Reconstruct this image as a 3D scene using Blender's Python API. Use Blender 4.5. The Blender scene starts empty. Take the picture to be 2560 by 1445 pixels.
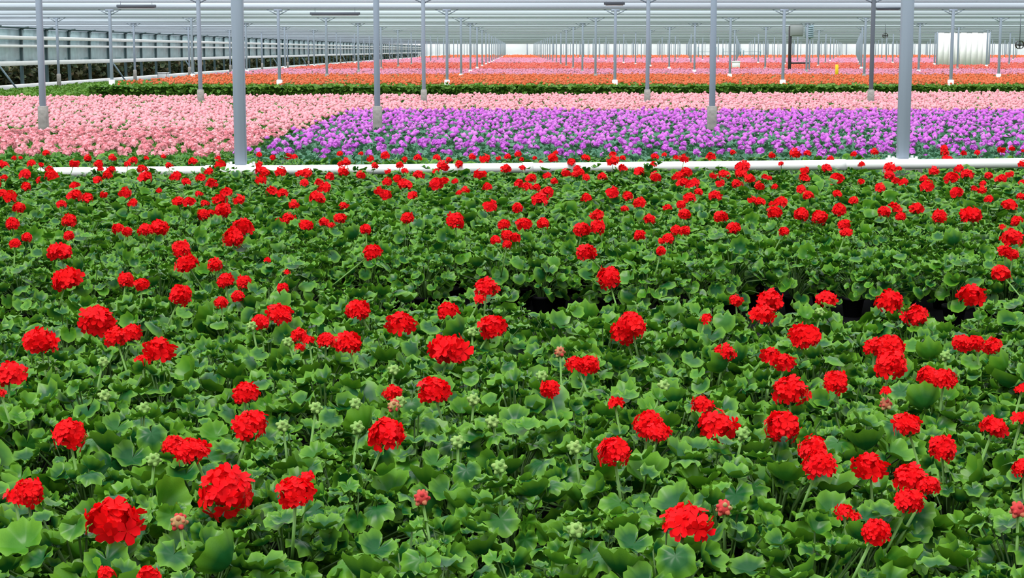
import bpy, math, random
import numpy as np
from mathutils import Matrix, Vector

random.seed(7)
RNG = np.random.default_rng(11)
SC = bpy.context.scene
COL = SC.collection
PI = math.pi

# ------------------------------------------------------------------ camera
F = 4200.0                       # focal length in pixels of the 2560 x 1445 frame
CX, CY = 1280.0, 722.5
CAM = Vector((0.0, 0.0, 1.45))
PITCH = math.atan((CY - 125.0) / F)
YAW = math.atan(13.0 / F)
cam_d = bpy.data.cameras.new('camera')
cam_d.sensor_width = 36.0
cam_d.lens = F / 2560.0 * 36.0
cam_d.clip_start, cam_d.clip_end = 0.05, 2000.0
cam = bpy.data.objects.new('camera', cam_d)
COL.objects.link(cam)
cam.location = CAM
cam.rotation_euler = (PI / 2 - PITCH, 0.0, YAW)
SC.camera = cam
CAMR = cam.rotation_euler.to_matrix()
CAMRI = CAMR.transposed()

# ------------------------------------------------------------------ sky, light, exposure
world = bpy.data.worlds.new('overcast_sky')
SC.world = world
world.use_nodes = True
nt = world.node_tree
nt.nodes.clear()
tc = nt.nodes.new('ShaderNodeTexCoord')
sep = nt.nodes.new('ShaderNodeSeparateXYZ')
mr = nt.nodes.new('ShaderNodeMapRange')
mr.inputs['From Min'].default_value = 0.0
mr.inputs['From Max'].default_value = 1.0
mr.inputs['To Min'].default_value = 0.85        # horizon of a bright overcast sky
mr.inputs['To Max'].default_value = 1.45        # zenith
bg = nt.nodes.new('ShaderNodeBackground')
bg.inputs['Color'].default_value = (0.93, 0.975, 1.0, 1)
wo = nt.nodes.new('ShaderNodeOutputWorld')
nt.links.new(tc.outputs['Generated'], sep.inputs[0])
nt.links.new(sep.outputs['Z'], mr.inputs['Value'])
nt.links.new(mr.outputs[0], bg.inputs['Strength'])
nt.links.new(bg.outputs[0], wo.inputs[0])

sun_d = bpy.data.lights.new('sun', 'SUN')
sun_d.energy = 2.0
sun_d.angle = math.radians(24)
sun_d.color = (1.0, 0.98, 0.94)
sun = bpy.data.objects.new('sun', sun_d)
COL.objects.link(sun)
sun.rotation_euler = (math.radians(26), math.radians(-20), 0)

SC.view_settings.view_transform = 'Standard'
SC.view_settings.look = 'None'
SC.view_settings.exposure = 0.38
SC.view_settings.gamma = 1.0
SC.view_settings.use_curve_mapping = False


# ------------------------------------------------------------------ projection helpers (used to read plan positions)
def at(px, py, z):
    """Where the line of sight through a pixel of the photograph meets the level z."""
    d = CAMR @ Vector(((px - CX) / F, -(py - CY) / F, -1.0))
    t = (z - CAM.z) / d.z
    return CAM + d * t


def at_depth(px, py, y):
    d = CAMR @ Vector(((px - CX) / F, -(py - CY) / F, -1.0))
    return CAM + d * (y / d.y)


def pix(p):
    c = CAMRI @ (Vector(p) - CAM)
    return CX + F * c.x / -c.z, CY - F * c.y / -c.z


def axial(p):
    return -(CAMRI @ (Vector(p) - CAM)).z


# ------------------------------------------------------------------ materials
def nodes_of(name):
    m = bpy.data.materials.new(name)
    m.use_nodes = True
    t = m.node_tree
    t.nodes.clear()
    out = t.nodes.new('ShaderNodeOutputMaterial')
    p = t.nodes.new('ShaderNodeBsdfPrincipled')
    t.links.new(p.outputs[0], out.inputs[0])
    return m, t, p, out


def mixcol(t, a, b, fac, blend='MIX'):
    n = t.nodes.new('ShaderNodeMix')
    n.data_type = 'RGBA'
    n.blend_type = blend
    for key, v in ((0, fac), (6, a), (7, b)):
        if isinstance(v, (int, float)):
            n.inputs[key].default_value = v
        elif isinstance(v, tuple):
            n.inputs[key].default_value = (*v, 1)
        else:
            t.links.new(v, n.inputs[key])
    return n.outputs[2]


def maprange(t, v, a, b, c, d):
    n = t.nodes.new('ShaderNodeMapRange')
    t.links.new(v, n.inputs[0])
    for i, q in enumerate((a, b, c, d)):
        n.inputs[i + 1].default_value = q
    return n.outputs[0]


def leaf_random(t):
    """One random number for each leaf or bloom: stored on joined ones, the object's own on single ones."""
    at_ = t.nodes.new('ShaderNodeAttribute')
    at_.attribute_name = 'tone'
    sp = t.nodes.new('ShaderNodeSeparateColor')
    t.links.new(at_.outputs['Color'], sp.inputs[0])
    oi = t.nodes.new('ShaderNodeObjectInfo')
    ad = t.nodes.new('ShaderNodeMath')
    ad.operation = 'ADD'
    t.links.new(sp.outputs[1], ad.inputs[0])
    t.links.new(oi.outputs['Random'], ad.inputs[1])
    fr = t.nodes.new('ShaderNodeMath')
    fr.operation = 'FRACT'
    t.links.new(ad.outputs[0], fr.inputs[0])
    return sp.outputs[0], fr.outputs[0]


def leaf_material(name, centre, rim, young, rough=0.4, trans=0.25):
    m, t, p, out = nodes_of(name)
    rad, rnd = leaf_random(t)
    c1 = mixcol(t, centre, young, maprange(t, rnd, 0.45, 1.0, 0.0, 0.85))
    c2 = mixcol(t, c1, rim, maprange(t, rad, 0.55, 1.0, 0.0, 0.8))
    nz = t.nodes.new('ShaderNodeTexNoise')
    nz.inputs['Scale'].default_value = 30.0
    nz.inputs['Detail'].default_value = 3.0
    c3 = mixcol(t, c2, (0.6, 0.68, 0.6), maprange(t, nz.outputs[0], 0.3, 0.7, 0.0, 0.4), 'MULTIPLY')
    t.links.new(c3, p.inputs['Base Color'])
    p.inputs['Roughness'].default_value = rough
    p.inputs['Specular IOR Level'].default_value = 0.24
    tr = t.nodes.new('ShaderNodeBsdfTranslucent')
    c4 = mixcol(t, c3, (0.9, 1.0, 0.25), 0.55, 'MULTIPLY')
    t.links.new(c4, tr.inputs[0])
    mx = t.nodes.new('ShaderNodeMixShader')
    mx.inputs[0].default_value = trans
    t.links.new(p.outputs[0], mx.inputs[1])
    t.links.new(tr.outputs[0], mx.inputs[2])
    t.links.new(mx.outputs[0], out.inputs[0])
    return m


def petal_material(name, main, other, third=None, trans=0.2, amount=0.8):
    m, t, p, out = nodes_of(name)
    rad, rnd = leaf_random(t)
    c = mixcol(t, main, other, maprange(t, rnd, 0.35, 1.0, 0.0, amount))
    if third is not None:
        c = mixcol(t, c, third, maprange(t, rad, 0.0, 0.45, 0.8, 0.0))
    t.links.new(c, p.inputs['Base Color'])
    p.inputs['Roughness'].default_value = 0.6
    p.inputs['Specular IOR Level'].default_value = 0.12
    tr = t.nodes.new('ShaderNodeBsdfTranslucent')
    t.links.new(c, tr.inputs[0])
    mx = t.nodes.new('ShaderNodeMixShader')
    mx.inputs[0].default_value = trans
    t.links.new(p.outputs[0], mx.inputs[1])
    t.links.new(tr.outputs[0], mx.inputs[2])
    t.links.new(mx.outputs[0], out.inputs[0])
    return m


def plain(name, col, rough=0.6, metal=0.0, spec=0.4, mottle=0.0, scale=6.0, alpha=1.0, stretch=None):
    m, t, p, out = nodes_of(name)
    p.inputs['Roughness'].default_value = rough
    p.inputs['Metallic'].default_value = metal
    p.inputs['Specular IOR Level'].default_value = spec
    p.inputs['Base Color'].default_value = (*col, 1)
    p.inputs['Alpha'].default_value = alpha
    if mottle:
        nz = t.nodes.new('ShaderNodeTexNoise')
        nz.inputs['Scale'].default_value = scale
        nz.inputs['Detail'].default_value = 4.0
        g = t.nodes.new('ShaderNodeTexCoord')
        if stretch:
            mp = t.nodes.new('ShaderNodeMapping')
            mp.inputs['Scale'].default_value = stretch
            t.links.new(g.outputs['Object'], mp.inputs[0])
            t.links.new(mp.outputs[0], nz.inputs['Vector'])
        else:
            t.links.new(g.outputs['Object'], nz.inputs['Vector'])
        c = mixcol(t, col, tuple(v * (1 - mottle) for v in col), maprange(t, nz.outputs[0], 0.35, 0.65, 0.0, 1.0))
        t.links.new(c, p.inputs['Base Color'])
    return m


M = {}
M['leaf'] = leaf_material('geranium_leaf', (0.009, 0.085, 0.018), (0.16, 0.36, 0.025), (0.062, 0.215, 0.009), 0.34, 0.16)
M['leaf_far'] = leaf_material('geranium_leaf_bright', (0.04, 0.17, 0.03), (0.13, 0.30, 0.045), (0.09, 0.25, 0.03), 0.5, 0.25)
M['leaf_teal'] = leaf_material('teal_leaf', (0.045, 0.165, 0.095), (0.13, 0.30, 0.2), (0.09, 0.22, 0.12), 0.5, 0.2)
M['leaf_orange'] = leaf_material('marigold_leaf', (0.07, 0.20, 0.025), (0.17, 0.33, 0.05), (0.15, 0.29, 0.03), 0.55, 0.25)
M['stem'] = plain('green_stem', (0.12, 0.26, 0.05), 0.5)
M['petiole'] = plain('leaf_stem', (0.05, 0.12, 0.02), 0.5)
M['bud'] = petal_material('green_bud', (0.24, 0.42, 0.11), (0.35, 0.48, 0.16))
M['bud_red'] = petal_material('opening_bud', (0.55, 0.05, 0.05), (0.4, 0.4, 0.16))
M['red'] = petal_material('red_petal', (0.80, 0.003, 0.005), (0.84, 0.004, 0.012), (0.60, 0.001, 0.003))
M['pink'] = petal_material('pink_petal', (0.87, 0.35, 0.41), (0.87, 0.46, 0.49))
M['purple'] = petal_material('purple_petal', (0.58, 0.13, 0.66), (0.66, 0.25, 0.70))
M['orange'] = petal_material('orange_petal', (0.66, 0.13, 0.045), (0.66, 0.20, 0.11))
M['coral'] = petal_material('coral_petal', (0.62, 0.10, 0.07), (0.66, 0.22, 0.18))
M['lilac'] = petal_material('lilac_petal', (0.66, 0.23, 0.32), (0.58, 0.30, 0.46))
M['white_petal'] = petal_material('white_petal', (0.85, 0.82, 0.8), (0.8, 0.8, 0.8))
M['pot'] = plain('black_plastic', (0.007, 0.007, 0.009), 0.6, spec=0.15)
M['cloth'] = plain('black_ground_cloth', (0.005, 0.005, 0.008), 0.95, spec=0.1, mottle=0.4, scale=3.0)
M['floor'] = plain('grey_floor', (0.10, 0.11, 0.10), 0.8, mottle=0.3)
M['soil'] = plain('dark_bed', (0.012, 0.026, 0.010), 0.9, mottle=0.5, scale=2.0)
M['steel'] = plain('galvanised_steel', (0.28, 0.34, 0.42), 0.45, 0.2, 0.5, mottle=0.22, scale=5.0, stretch=(1, 1, 0.15))
M['steel_dark'] = plain('dark_steel', (0.11, 0.13, 0.16), 0.45, 0.3, 0.5)
M['concrete'] = plain('concrete', (0.33, 0.32, 0.30), 0.9, mottle=0.35, scale=8.0)
M['white_paint'] = plain('white_paint', (0.82, 0.84, 0.84), 0.45, mottle=0.08, scale=2.0)
M['screen'] = plain('white_shade_screen', (0.72, 0.82, 0.92), 0.9, mottle=0.25, scale=0.8, stretch=(0.12, 1, 3))
M['beam'] = plain('roof_beam_grey', (0.36, 0.40, 0.43), 0.6)
M['teal_post'] = plain('dark_teal_post', (0.045, 0.085, 0.095), 0.6)
M['teal_glass'] = plain('teal_wall_pane', (0.42, 0.62, 0.66), 0.25, mottle=0.35, scale=0.9, alpha=0.7)
M['glass'] = plain('milky_pane', (0.86, 0.92, 0.90), 0.4, alpha=0.35)
M['hedge'] = leaf_material('hedge_leaf', (0.04, 0.07, 0.035), (0.10, 0.11, 0.04), (0.17, 0.11, 0.06), 0.6, 0.1)
M['grey_box'] = plain('grey_cabinet', (0.26, 0.29, 0.30), 0.5)
M['blue_grey'] = plain('blue_grey_metal', (0.26, 0.36, 0.42), 0.5)
M['black_metal'] = plain('black_metal', (0.02, 0.02, 0.025), 0.5)
M['yellow'] = plain('yellow_card', (0.88, 0.60, 0.02), 0.5)
M['white_plastic'] = plain('white_plastic', (0.8, 0.82, 0.84), 0.4)
M['sheet'] = plain('white_plastic_sheet', (0.90, 0.92, 0.92), 0.5, mottle=0.04)


# ------------------------------------------------------------------ mesh helpers
class G:
    """A bag of triangles: vertices, triangles, a tone (radius, random) per vertex, a material slot per triangle."""

    def __init__(self, v=None, f=None, tone=None, mi=None):
        self.v = np.zeros((0, 3)) if v is None else np.asarray(v, float)
        self.f = np.zeros((0, 3), int) if f is None else np.asarray(f, int)
        self.t = np.zeros((len(self.v), 2)) if tone is None else np.asarray(tone, float)
        self.m = np.zeros(len(self.f), int) if mi is None else np.asarray(mi, int)


def join(gs):
    vs, fs, ts, ms, n = [], [], [], [], 0
    for g in gs:
        vs.append(g.v); fs.append(g.f + n); ts.append(g.t); ms.append(g.m)
        n += len(g.v)
    if not vs:
        return G()
    return G(np.concatenate(vs), np.concatenate(fs), np.concatenate(ts), np.concatenate(ms))


def spread(g, mats, rnds, slot=0):
    """Copies of g, one for each 4x4 matrix in mats (numpy, n x 4 x 4), joined."""
    n, k = len(mats), len(g.v)
    if n == 0:
        return G()
    v = np.einsum('nij,kj->nki', mats[:, :3, :3], g.v) + mats[:, None, :3, 3]
    f = g.f[None] + (np.arange(n) * k)[:, None, None]
    t = np.tile(g.t[None], (n, 1, 1))
    t[:, :, 1] = np.asarray(rnds)[:, None]
    return G(v.reshape(-1, 3), f.reshape(-1, 3), t.reshape(-1, 2), np.full(n * len(g.f), slot))


def mesh(name, g, mats, smooth=False):
    me = bpy.data.meshes.new(name)
    nv, nf = len(g.v), len(g.f)
    me.vertices.add(nv)
    me.vertices.foreach_set('co', np.ascontiguousarray(g.v, dtype=np.float32).ravel())
    me.loops.add(nf * 3)
    me.loops.foreach_set('vertex_index', np.ascontiguousarray(g.f, dtype=np.int32).ravel())
    me.polygons.add(nf)
    me.polygons.foreach_set('loop_start', np.arange(0, nf * 3, 3, dtype=np.int32))
    me.polygons.foreach_set('loop_total', np.full(nf, 3, dtype=np.int32))
    me.polygons.foreach_set('material_index', np.ascontiguousarray(g.m, dtype=np.int32))
    if smooth:
        me.polygons.foreach_set('use_smooth', np.ones(nf, dtype=bool))
    ca = me.attributes.new('tone', 'FLOAT_COLOR', 'POINT')
    c = np.zeros((nv, 4), dtype=np.float32)
    c[:, :2] = g.t
    c[:, 3] = 1
    ca.data.foreach_set('color', c.ravel())
    for m in (mats if isinstance(mats, (list, tuple)) else [mats]):
        me.materials.append(M[m])
    me.update(calc_edges=True)
    return me


def obj(name, me, parent=None, mat=None):
    o = bpy.data.objects.new(name, me)
    COL.objects.link(o)
    if parent is not None:
        o.parent = parent
    if mat is not None:
        o.matrix_basis = mat
    return o


def tag(o, label=None, cat=None, group=None, kind=None):
    if label: o['label'] = label
    if cat: o['category'] = cat
    if group: o['group'] = group
    if kind: o['kind'] = kind
    return o


def empty(name, loc, rz=0.0):
    o = bpy.data.objects.new(name, None)
    COL.objects.link(o)
    o.location = loc
    o.rotation_euler = (0, 0, rz)
    o.empty_display_size = 0.05
    return o


def box(x0, x1, y0, y1, z0, z1, bevel=0.0):
    """A box whose vertical and top edges are chamfered by bevel."""
    b = bevel
    if b <= 0:
        v = [(x, y, z) for z in (z0, z1) for x, y in ((x0, y0), (x1, y0), (x1, y1), (x0, y1))]
        q = [(0, 3, 2, 1), (4, 5, 6, 7), (0, 1, 5, 4), (1, 2, 6, 5), (2, 3, 7, 6), (3, 0, 4, 7)]
    else:
        def ring(i, z):
            return [(x0 + b + i, y0 + i, z), (x1 - b - i, y0 + i, z), (x1 - i, y0 + b + i, z), (x1 - i, y1 - b - i, z),
                    (x1 - b - i, y1 - i, z), (x0 + b + i, y1 - i, z), (x0 + i, y1 - b - i, z), (x0 + i, y0 + b + i, z)]
        rs = [ring(b * .6, z0), ring(0, z0 + b), ring(0, z1 - b), ring(b * .6, z1)]
        v = [p for r in rs for p in r]
        q = [tuple(range(7, -1, -1)), tuple(range(24, 32))]
        for k in range(3):
            for i in range(8):
                j = (i + 1) % 8
                q.append((k * 8 + i, k * 8 + j, k * 8 + 8 + j, k * 8 + 8 + i))
    f = []
    for c in q:
        for i in range(1, len(c) - 1):
            f.append((c[0], c[i], c[i + 1]))
    return G(v, f)


def tube(pts, rads, seg=8, cap=True):
    pts = [Vector(p) for p in pts]
    v, f = [], []
    n = len(pts)
    for i, p in enumerate(pts):
        d = (pts[min(i + 1, n - 1)] - pts[max(i - 1, 0)]).normalized()
        a = d.orthogonal().normalized() if abs(d.x) > .95 or i == 0 else (prev - d * prev.dot(d)).normalized()
        prev = a
        b = d.cross(a)
        for k in range(seg):
            w = 2 * PI * k / seg
            v.append(p + (a * math.cos(w) + b * math.sin(w)) * rads[i])
    for i in range(n - 1):
        for k in range(seg):
            j = (k + 1) % seg
            a0, a1, b0, b1 = i * seg + k, i * seg + j, (i + 1) * seg + k, (i + 1) * seg + j
            f += [(a0, a1, b1), (a0, b1, b0)]
    if cap:
        for base, rev in ((0, True), ((n - 1) * seg, False)):
            for k in range(1, seg - 1):
                t = (base, base + k, base + k + 1)
                f.append(t[::-1] if rev else t)
    return G([tuple(q) for q in v], f)


def lathe(prof, seg=16):
    v, f = [], []
    for r, z in prof:
        for k in range(seg):
            w = 2 * PI * k / seg
            v.append((r * math.cos(w), r * math.sin(w), z))
    for i in range(len(prof) - 1):
        for k in range(seg):
            j = (k + 1) % seg
            a0, a1, b0, b1 = i * seg + k, i * seg + j, (i + 1) * seg + k, (i + 1) * seg + j
            f += [(a0, a1, b1), (a0, b1, b0)]
    return G(v, f)


# ------------------------------------------------------------------ the setting: floors, step, roof, walls
def part_obj(name, g, mat, parent=None, smooth=False):
    return obj(name, mesh(name, g, mat, smooth), parent)


ZF = -0.38            # level of the far floor
YSTEP = 17.35         # the front bed's terrace ends here
ROOF = 2.96
XL = -23.0            # side wall on the left
YFAR = 405.0

tag(part_obj('floor_terrace', box(-9, 9, -2, YSTEP, -0.6, 0.0), 'cloth'),
    'black ground cloth under the red geraniums', None, None, 'structure')
tag(part_obj('floor', box(-40, 160, YSTEP, 430, -0.6, ZF), 'floor'),
    'grey floor of the greenhouse beyond the pipe', None, None, 'structure')

# folded shade screens hung across the house, one behind the other, with the light coming down between them
g0 = None
for i, y in enumerate(np.arange(30.0, YFAR - 1, 6.0)):
    zz = ROOF + 0.03 * math.sin(i * 2.3)
    xr = min(150.0, 0.32 * y + 12)
    w = 0.10
    xl = max(-110.0, -0.32 * y - 12)
    gs = box(xl, xr, y - w / 2, y + w / 2, zz, zz + 0.24, 0.02)
    o = part_obj('ceiling_screen', gs, 'screen')
    tag(o, 'folded white shade screen hanging across the roof', None, 'folded roof screens', 'structure')
    tb = tube([(xl, y - 0.09, zz - 0.02), (xr, y - 0.09, zz - 0.02)], [0.012, 0.012], 6)
    part_obj('support_wire', tb, 'steel_dark', o)

# wall on the left
wl = part_obj('wall_left', box(XL - 0.12, XL + 0.12, 56, YFAR, ZF, ZF + 0.26, 0.03), 'white_paint')
tag(wl, 'glazed side wall with white rails along the left', None, None, 'structure')
for z0, z1, mt in ((0.74, 0.95, 'white_paint'), (1.57, 1.69, 'white_paint'), (1.92, 2.09, 'white_paint')):
    part_obj('rail', box(XL, XL + 0.14, 58, YFAR, z0, z1, 0.02), mt, wl)
pm = mesh('wall_post', join([box(-0.07, 0.07, -0.09, 0.09, ZF, 2.42, 0.015),
                             tube([(0, 0, 2.38), (0.12, 0.28, 2.48), (0.2, 0.62, 2.52)], [0.05, 0.05, 0.04], 6)]), 'teal_post')
pn = mesh('wall_pane', box(-0.012, 0.012, 0.10, 4.10, 0.93, 2.40), 'teal_glass')
bm_ = mesh('wall_brace', tube([(0, 0, 0.75), (0.5, 0.8, ZF + 0.1)], [0.045, 0.045], 8), 'blue_grey')
for i, y in enumerate(np.arange(58.0, YFAR, 4.2)):
    obj('wall_post', pm, wl, Matrix.Translation((XL - 0.12, y, 0)))
    obj('pane', pn, wl, Matrix.Translation((XL - 0.15, y, 0)))
    if i % 5 == 4:
        obj('brace', bm_, wl, Matrix.Translation((XL + 0.12, y, 0)))
part_obj('top_plate', box(XL - 0.25, XL + 0.02, 58, YFAR, 2.44, 2.5), 'teal_post', wl)

# far wall: milky panes between posts
wf = part_obj('wall_far', box(XL, 150, YFAR - 0.15, YFAR + 0.15, ZF, 0.12), 'white_paint')
tag(wf, 'bright glazed end wall far down the house', None, None, 'structure')
pw = mesh('far_pane', box(0.1, 6.24, -0.02, 0.02, 0.12, 3.3), 'glass')
pp = mesh('far_post', box(-0.1, 0.1, -0.12, 0.12, ZF, 3.4, 0.02), 'steel')
for x in np.arange(XL, 145, 6.343):
    obj('pane', pw, wf, Matrix.Translation((x, YFAR, 0)))
    obj('wall_post', pp, wf, Matrix.Translation((x, YFAR, 0)))
part_obj('top_plate', box(XL, 150, YFAR - 0.2, YFAR + 0.2, 3.25, 3.5), 'beam', wf)

# ------------------------------------------------------------------ steel posts
Z1, SP = 16.0, 1665.0 / F * 16.0
X0 = (597 - 1293) / F * Z1
WORDS = ['zero', 'first', 'second', 'third', 'fourth', 'fifth', 'sixth', 'seventh', 'eighth', 'ninth', 'tenth', 'eleventh', 'twelfth', 'thirteenth',
         'fourteenth', 'fifteenth', 'sixteenth', 'seventeenth', 'eighteenth', 'nineteenth', 'twentieth', 'twenty-first', 'twenty-second', 'twenty-third',
         'twenty-fourth', 'twenty-fifth', 'twenty-sixth', 'twenty-seventh', 'twenty-eighth']
S2 = 0.053
shaft_far = mesh('shaft', join([box(-S2, S2, -S2, S2, 0.0, 1.0, 0.008)]), 'steel')
shaft_dark = mesh('shaft', join([box(-S2, S2, -S2, S2, 0.0, 1.0, 0.008)]), 'steel_dark')
footing = mesh('footing', box(-0.085, 0.085, -0.085, 0.085, 0, 1, 0.02), 'concrete')
footing_w = mesh('footing', box(-0.10, 0.10, -0.10, 0.10, 0, 1, 0.02), 'white_paint')
plate = mesh('base_plate', join([box(-0.14, 0.14, -0.12, 0.12, 0, 0.02, 0.006)] +
                                [box(sx * 0.11 - .012, sx * 0.11 + .012, sy * 0.09 - .012, sy * 0.09 + .012, 0.02, 0.045, 0.003)
                                 for sx in (-1, 1) for sy in (-1, 1)]), 'white_paint')
cap_m = mesh('cap', join([box(-0.16, 0.16, -0.05, 0.05, -0.08, 0.0, 0.01), tube([(-0.45, 0, 0.02), (0, 0, -0.22)], [0.02, 0.02], 6),
                          tube([(0.45, 0, 0.02), (0, 0, -0.22)], [0.02, 0.02], 6)]), 'steel')


def pipe_z(x):
    return 0.345 + 0.0098 * x


def sz(z0, h):
    return Matrix.Translation((0, 0, z0)) @ Matrix.Diagonal((1, 1, h, 1))


for k in range(1, 25):
    y = Z1 * k
    lim = 0.305 * y + 1.5
    xs = [X0 + SP * n for n in range(-40, 40) if XL + 0.5 < X0 + SP * n and -lim < X0 + SP * n < lim]
    for n, x in enumerate(xs):
        if k == 1:
            zb = pipe_z(x) + 0.02
            o = empty('support_post', (x, y + 0.12, 0))
            obj('plinth', mesh('plinth', box(-0.17, 0.17, -0.14, 0.14, 0, 1, 0.02), 'concrete'), o, sz(0, zb))
            obj('base_plate', plate, o, Matrix.Translation((0, 0, zb)))
            obj('shaft', shaft_far, o, sz(zb + 0.02, ROOF - zb - 0.1))
            obj('cap', cap_m, o, Matrix.Translation((0, 0, ROOF)))
            lab = 'tall galvanised steel post standing on the white pipe, %s of the two' % ('left' if n == 0 else 'right')
        else:
            o = empty('support_post', (x, y, ZF))
            fh = 0.78 if k == 2 else 0.72
            obj('footing', footing_w if k == 4 or (k > 4 and n % 2) else footing, o, sz(0, fh))
            dark = (k == 3 and n == len(xs) - 1)
            obj('shaft', shaft_dark if dark else shaft_far, o, sz(fh - 0.01, ROOF - ZF - fh - 0.02))
            if k < 9:
                obj('cap', cap_m, o, Matrix.Translation((0, 0, ROOF - ZF)))
            lab = '%s steel post on a pale footing, %s from the left, %s row back' % ('dark' if dark else 'grey', WORDS[n + 1], WORDS[k])
        tag(o, lab, 'post', 'steel posts of the greenhouse')
    if k > 1:
        xa, xb = (XL if y > 60 else -lim - 6), lim + 8
        b_ = part_obj('ceiling_beam', join([box(xa, xb, y - 0.03, y + 0.03, ROOF + 0.0, ROOF + 0.07), box(xa, xb, y - 0.03, y + 0.03, ROOF + 0.40, ROOF + 0.46)]), 'beam')
        tag(b_, 'grey roof beam across a row of posts', None, 'roof beams', 'structure')

# ------------------------------------------------------------------ the white pipe across the bed
PIPE_R = 0.047
pts = [(x, Z1 - 0.10, pipe_z(x)) for x in np.linspace(-4.55, 6.4, 12)]
gp = join([tube(pts, [PIPE_R] * 12, 16)] + [tube([(x - 0.05, Z1 - 0.10, pipe_z(x)), (x + 0.05, Z1 - 0.10, pipe_z(x))], [PIPE_R + .007] * 2, 16) for x in (-2.9, 0.1, 3.05)])
pipe = part_obj('heating_pipe', gp, 'white_paint', smooth=True)
tag(pipe, 'long white pipe running across the bed behind the red geraniums', 'pipe')
for x in np.arange(-4.2, 6.3, 1.5):
    part_obj('support', join([tube([(x, Z1 - 0.10, 0.0), (x, Z1 - 0.10, pipe_z(x) - PIPE_R)], [0.015, 0.015], 8),
                              box(x - 0.05, x + 0.05, Z1 - 0.15, Z1 - 0.05, 0, 0.012)]), 'steel', pipe)


# ------------------------------------------------------------------ leaves
def leaf_shape(seg, rings, rs, cup, wave, lobes=7):
    """A round, scalloped geranium leaf of unit radius; petiole at the origin, tip along +y, face up +z."""
    v, t, f = [(0, 0, 0.0)], [(0, 0)], []
    ph = rs.uniform(0, 6.28)
    fold = rs.uniform(0.05, 0.2)
    lob = rs.uniform(-.06, .06, seg)
    for r in range(1, rings + 1):
        q = r / rings
        for s in range(seg):
            a = -PI + 2 * PI * (s + 0.5) / seg          # 0 = tip
            R = 0.90 + 0.10 * abs(math.cos(lobes * 0.5 * a)) - 0.62 * math.exp(-((abs(a) - PI) / 0.24) ** 2) + lob[s] * .6
            R *= 1.0 + 0.12 * math.cos(a)
            rr = q * R
            z = cup * rr * rr + wave * q * q * math.sin(lobes * a + ph) * (0.35 + 0.65 * q) + fold * abs(math.sin(a)) * rr * 0.8
            z += -0.10 * q ** 4 * (1 + math.cos(a)) + (0.035 if s % 2 else -0.035) * q ** 3 * (1 if seg > 20 else 0)
            if seg > 20:
                rr *= 1.0 + (0.03 if s % 2 else -0.03) * q ** 4
            v.append((rr * math.sin(a), rr * math.cos(a) + 0.0, z))
            t.append((q, 0))
    for s in range(seg - 1):
        f.append((0, 1 + s + 1, 1 + s))
    for r in range(1, rings):
        for s in range(seg - 1):
            a0, a1 = 1 + (r - 1) * seg + s, 1 + (r - 1) * seg + s + 1
            b0, b1 = a0 + seg, a1 + seg
            f += [(a0, b1, b0), (a0, a1, b1)]
    f = [tuple(x) for x in f]
    return G(v, f, t)


rs = np.random.default_rng(5)
LEAF_PAR = [(0.35, 0.13), (0.65, 0.15), (-0.3, 0.17), (0.9, 0.12), (0.45, 0.22), (0.10, 0.15)]
LEAF_HI = [leaf_shape(28, 4, rs, c, w) for c, w in LEAF_PAR]
LEAF_MID = [leaf_shape(15, 2, rs, c, w) for c, w in LEAF_PAR]
LEAF_SMALL = [leaf_shape(10, 2, rs, c, w) for c, w in LEAF_PAR]
LEAF_LOW = [leaf_shape(9, 1, rs, c, w) for c, w in LEAF_PAR[:3]]
LEAF_MESH = [mesh('leaf', g, 'leaf', True) for g in LEAF_HI]


def leaf_matrix(pos, az, tilt, size, roll):
    """Leaf at pos, its tip pointing away at azimuth az, the blade turned down by tilt (0 = level)."""
    return (Matrix.Translation(pos) @ Matrix.Rotation(az - PI / 2, 4, 'Z') @ Matrix.Rotation(-tilt, 4, 'X')
            @ Matrix.Rotation(roll, 4, 'Y') @ Matrix.Diagonal((size, size, size, 1)))


def make_plant(seed, n_top=52, n_low=14, R=0.20, H=0.32, size=(0.021, 0.056)):
    r = np.random.default_rng(seed)
    out = []
    for i in range(n_top + n_low):
        low = i >= n_top
        if not low:
            q = math.sqrt((i + 0.5) / n_top)
            az = i * 2.39996 + r.normal(0, 0.35)
            rad = R * q * 0.97 + r.normal(0, 0.012)
            z = H * (1.0 - 0.42 * q ** 2.4) + r.normal(0, 0.022)
            tilt = 0.10 + 0.70 * q * q + r.normal(0, 0.5)
        else:
            az = r.uniform(0, 2 * PI)
            rad = R * r.uniform(0.3, 1.1)
            z = H * r.uniform(0.32, 0.74)
            tilt = r.uniform(0.4, 1.1)
        s = (size[0] + (size[1] - size[0]) * r.uniform() ** 1.5) * (1.0 if low or q > .25 else 0.72)
        if r.uniform() < 0.08:
            s *= 1.2
        az2 = az + r.normal(0, 0.5)
        pos = Vector((rad * math.cos(az), rad * math.sin(az), z))
        out.append((leaf_matrix(pos, az2, tilt, s, r.normal(0, 0.3)), r.integers(0, 6), r.uniform(), pos))
    return out


def np_mats(ms):
    return np.array([[list(row) for row in m] for m in ms])


def foliage_of(pl, leaves):
    ns = len(leaves)
    return join([spread(leaves[k], np_mats([m for m, i, _, _ in pl if i % ns == k]), [u for _, i, u, _ in pl if i % ns == k])
                 for k in range(ns) if any(i % ns == k for _, i, _, _ in pl)])


def stems_of(pl, seg=5):
    out = []
    for m, i, u, p in pl[::2]:
        b = Vector((p.x * 0.12, p.y * 0.12, 0.10))
        mid = (b + p) / 2 + Vector((-p.x * .1, -p.y * .1, 0.03))
        out.append(tube([b, mid, p], [0.0035, 0.003, 0.0025], 4, False))
    out.append(tube([(0, 0, 0.08), (0.006, 0.004, 0.15), (0.0, -0.004, 0.22)], [0.009, 0.008, 0.006], 6))
    return join(out)


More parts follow.
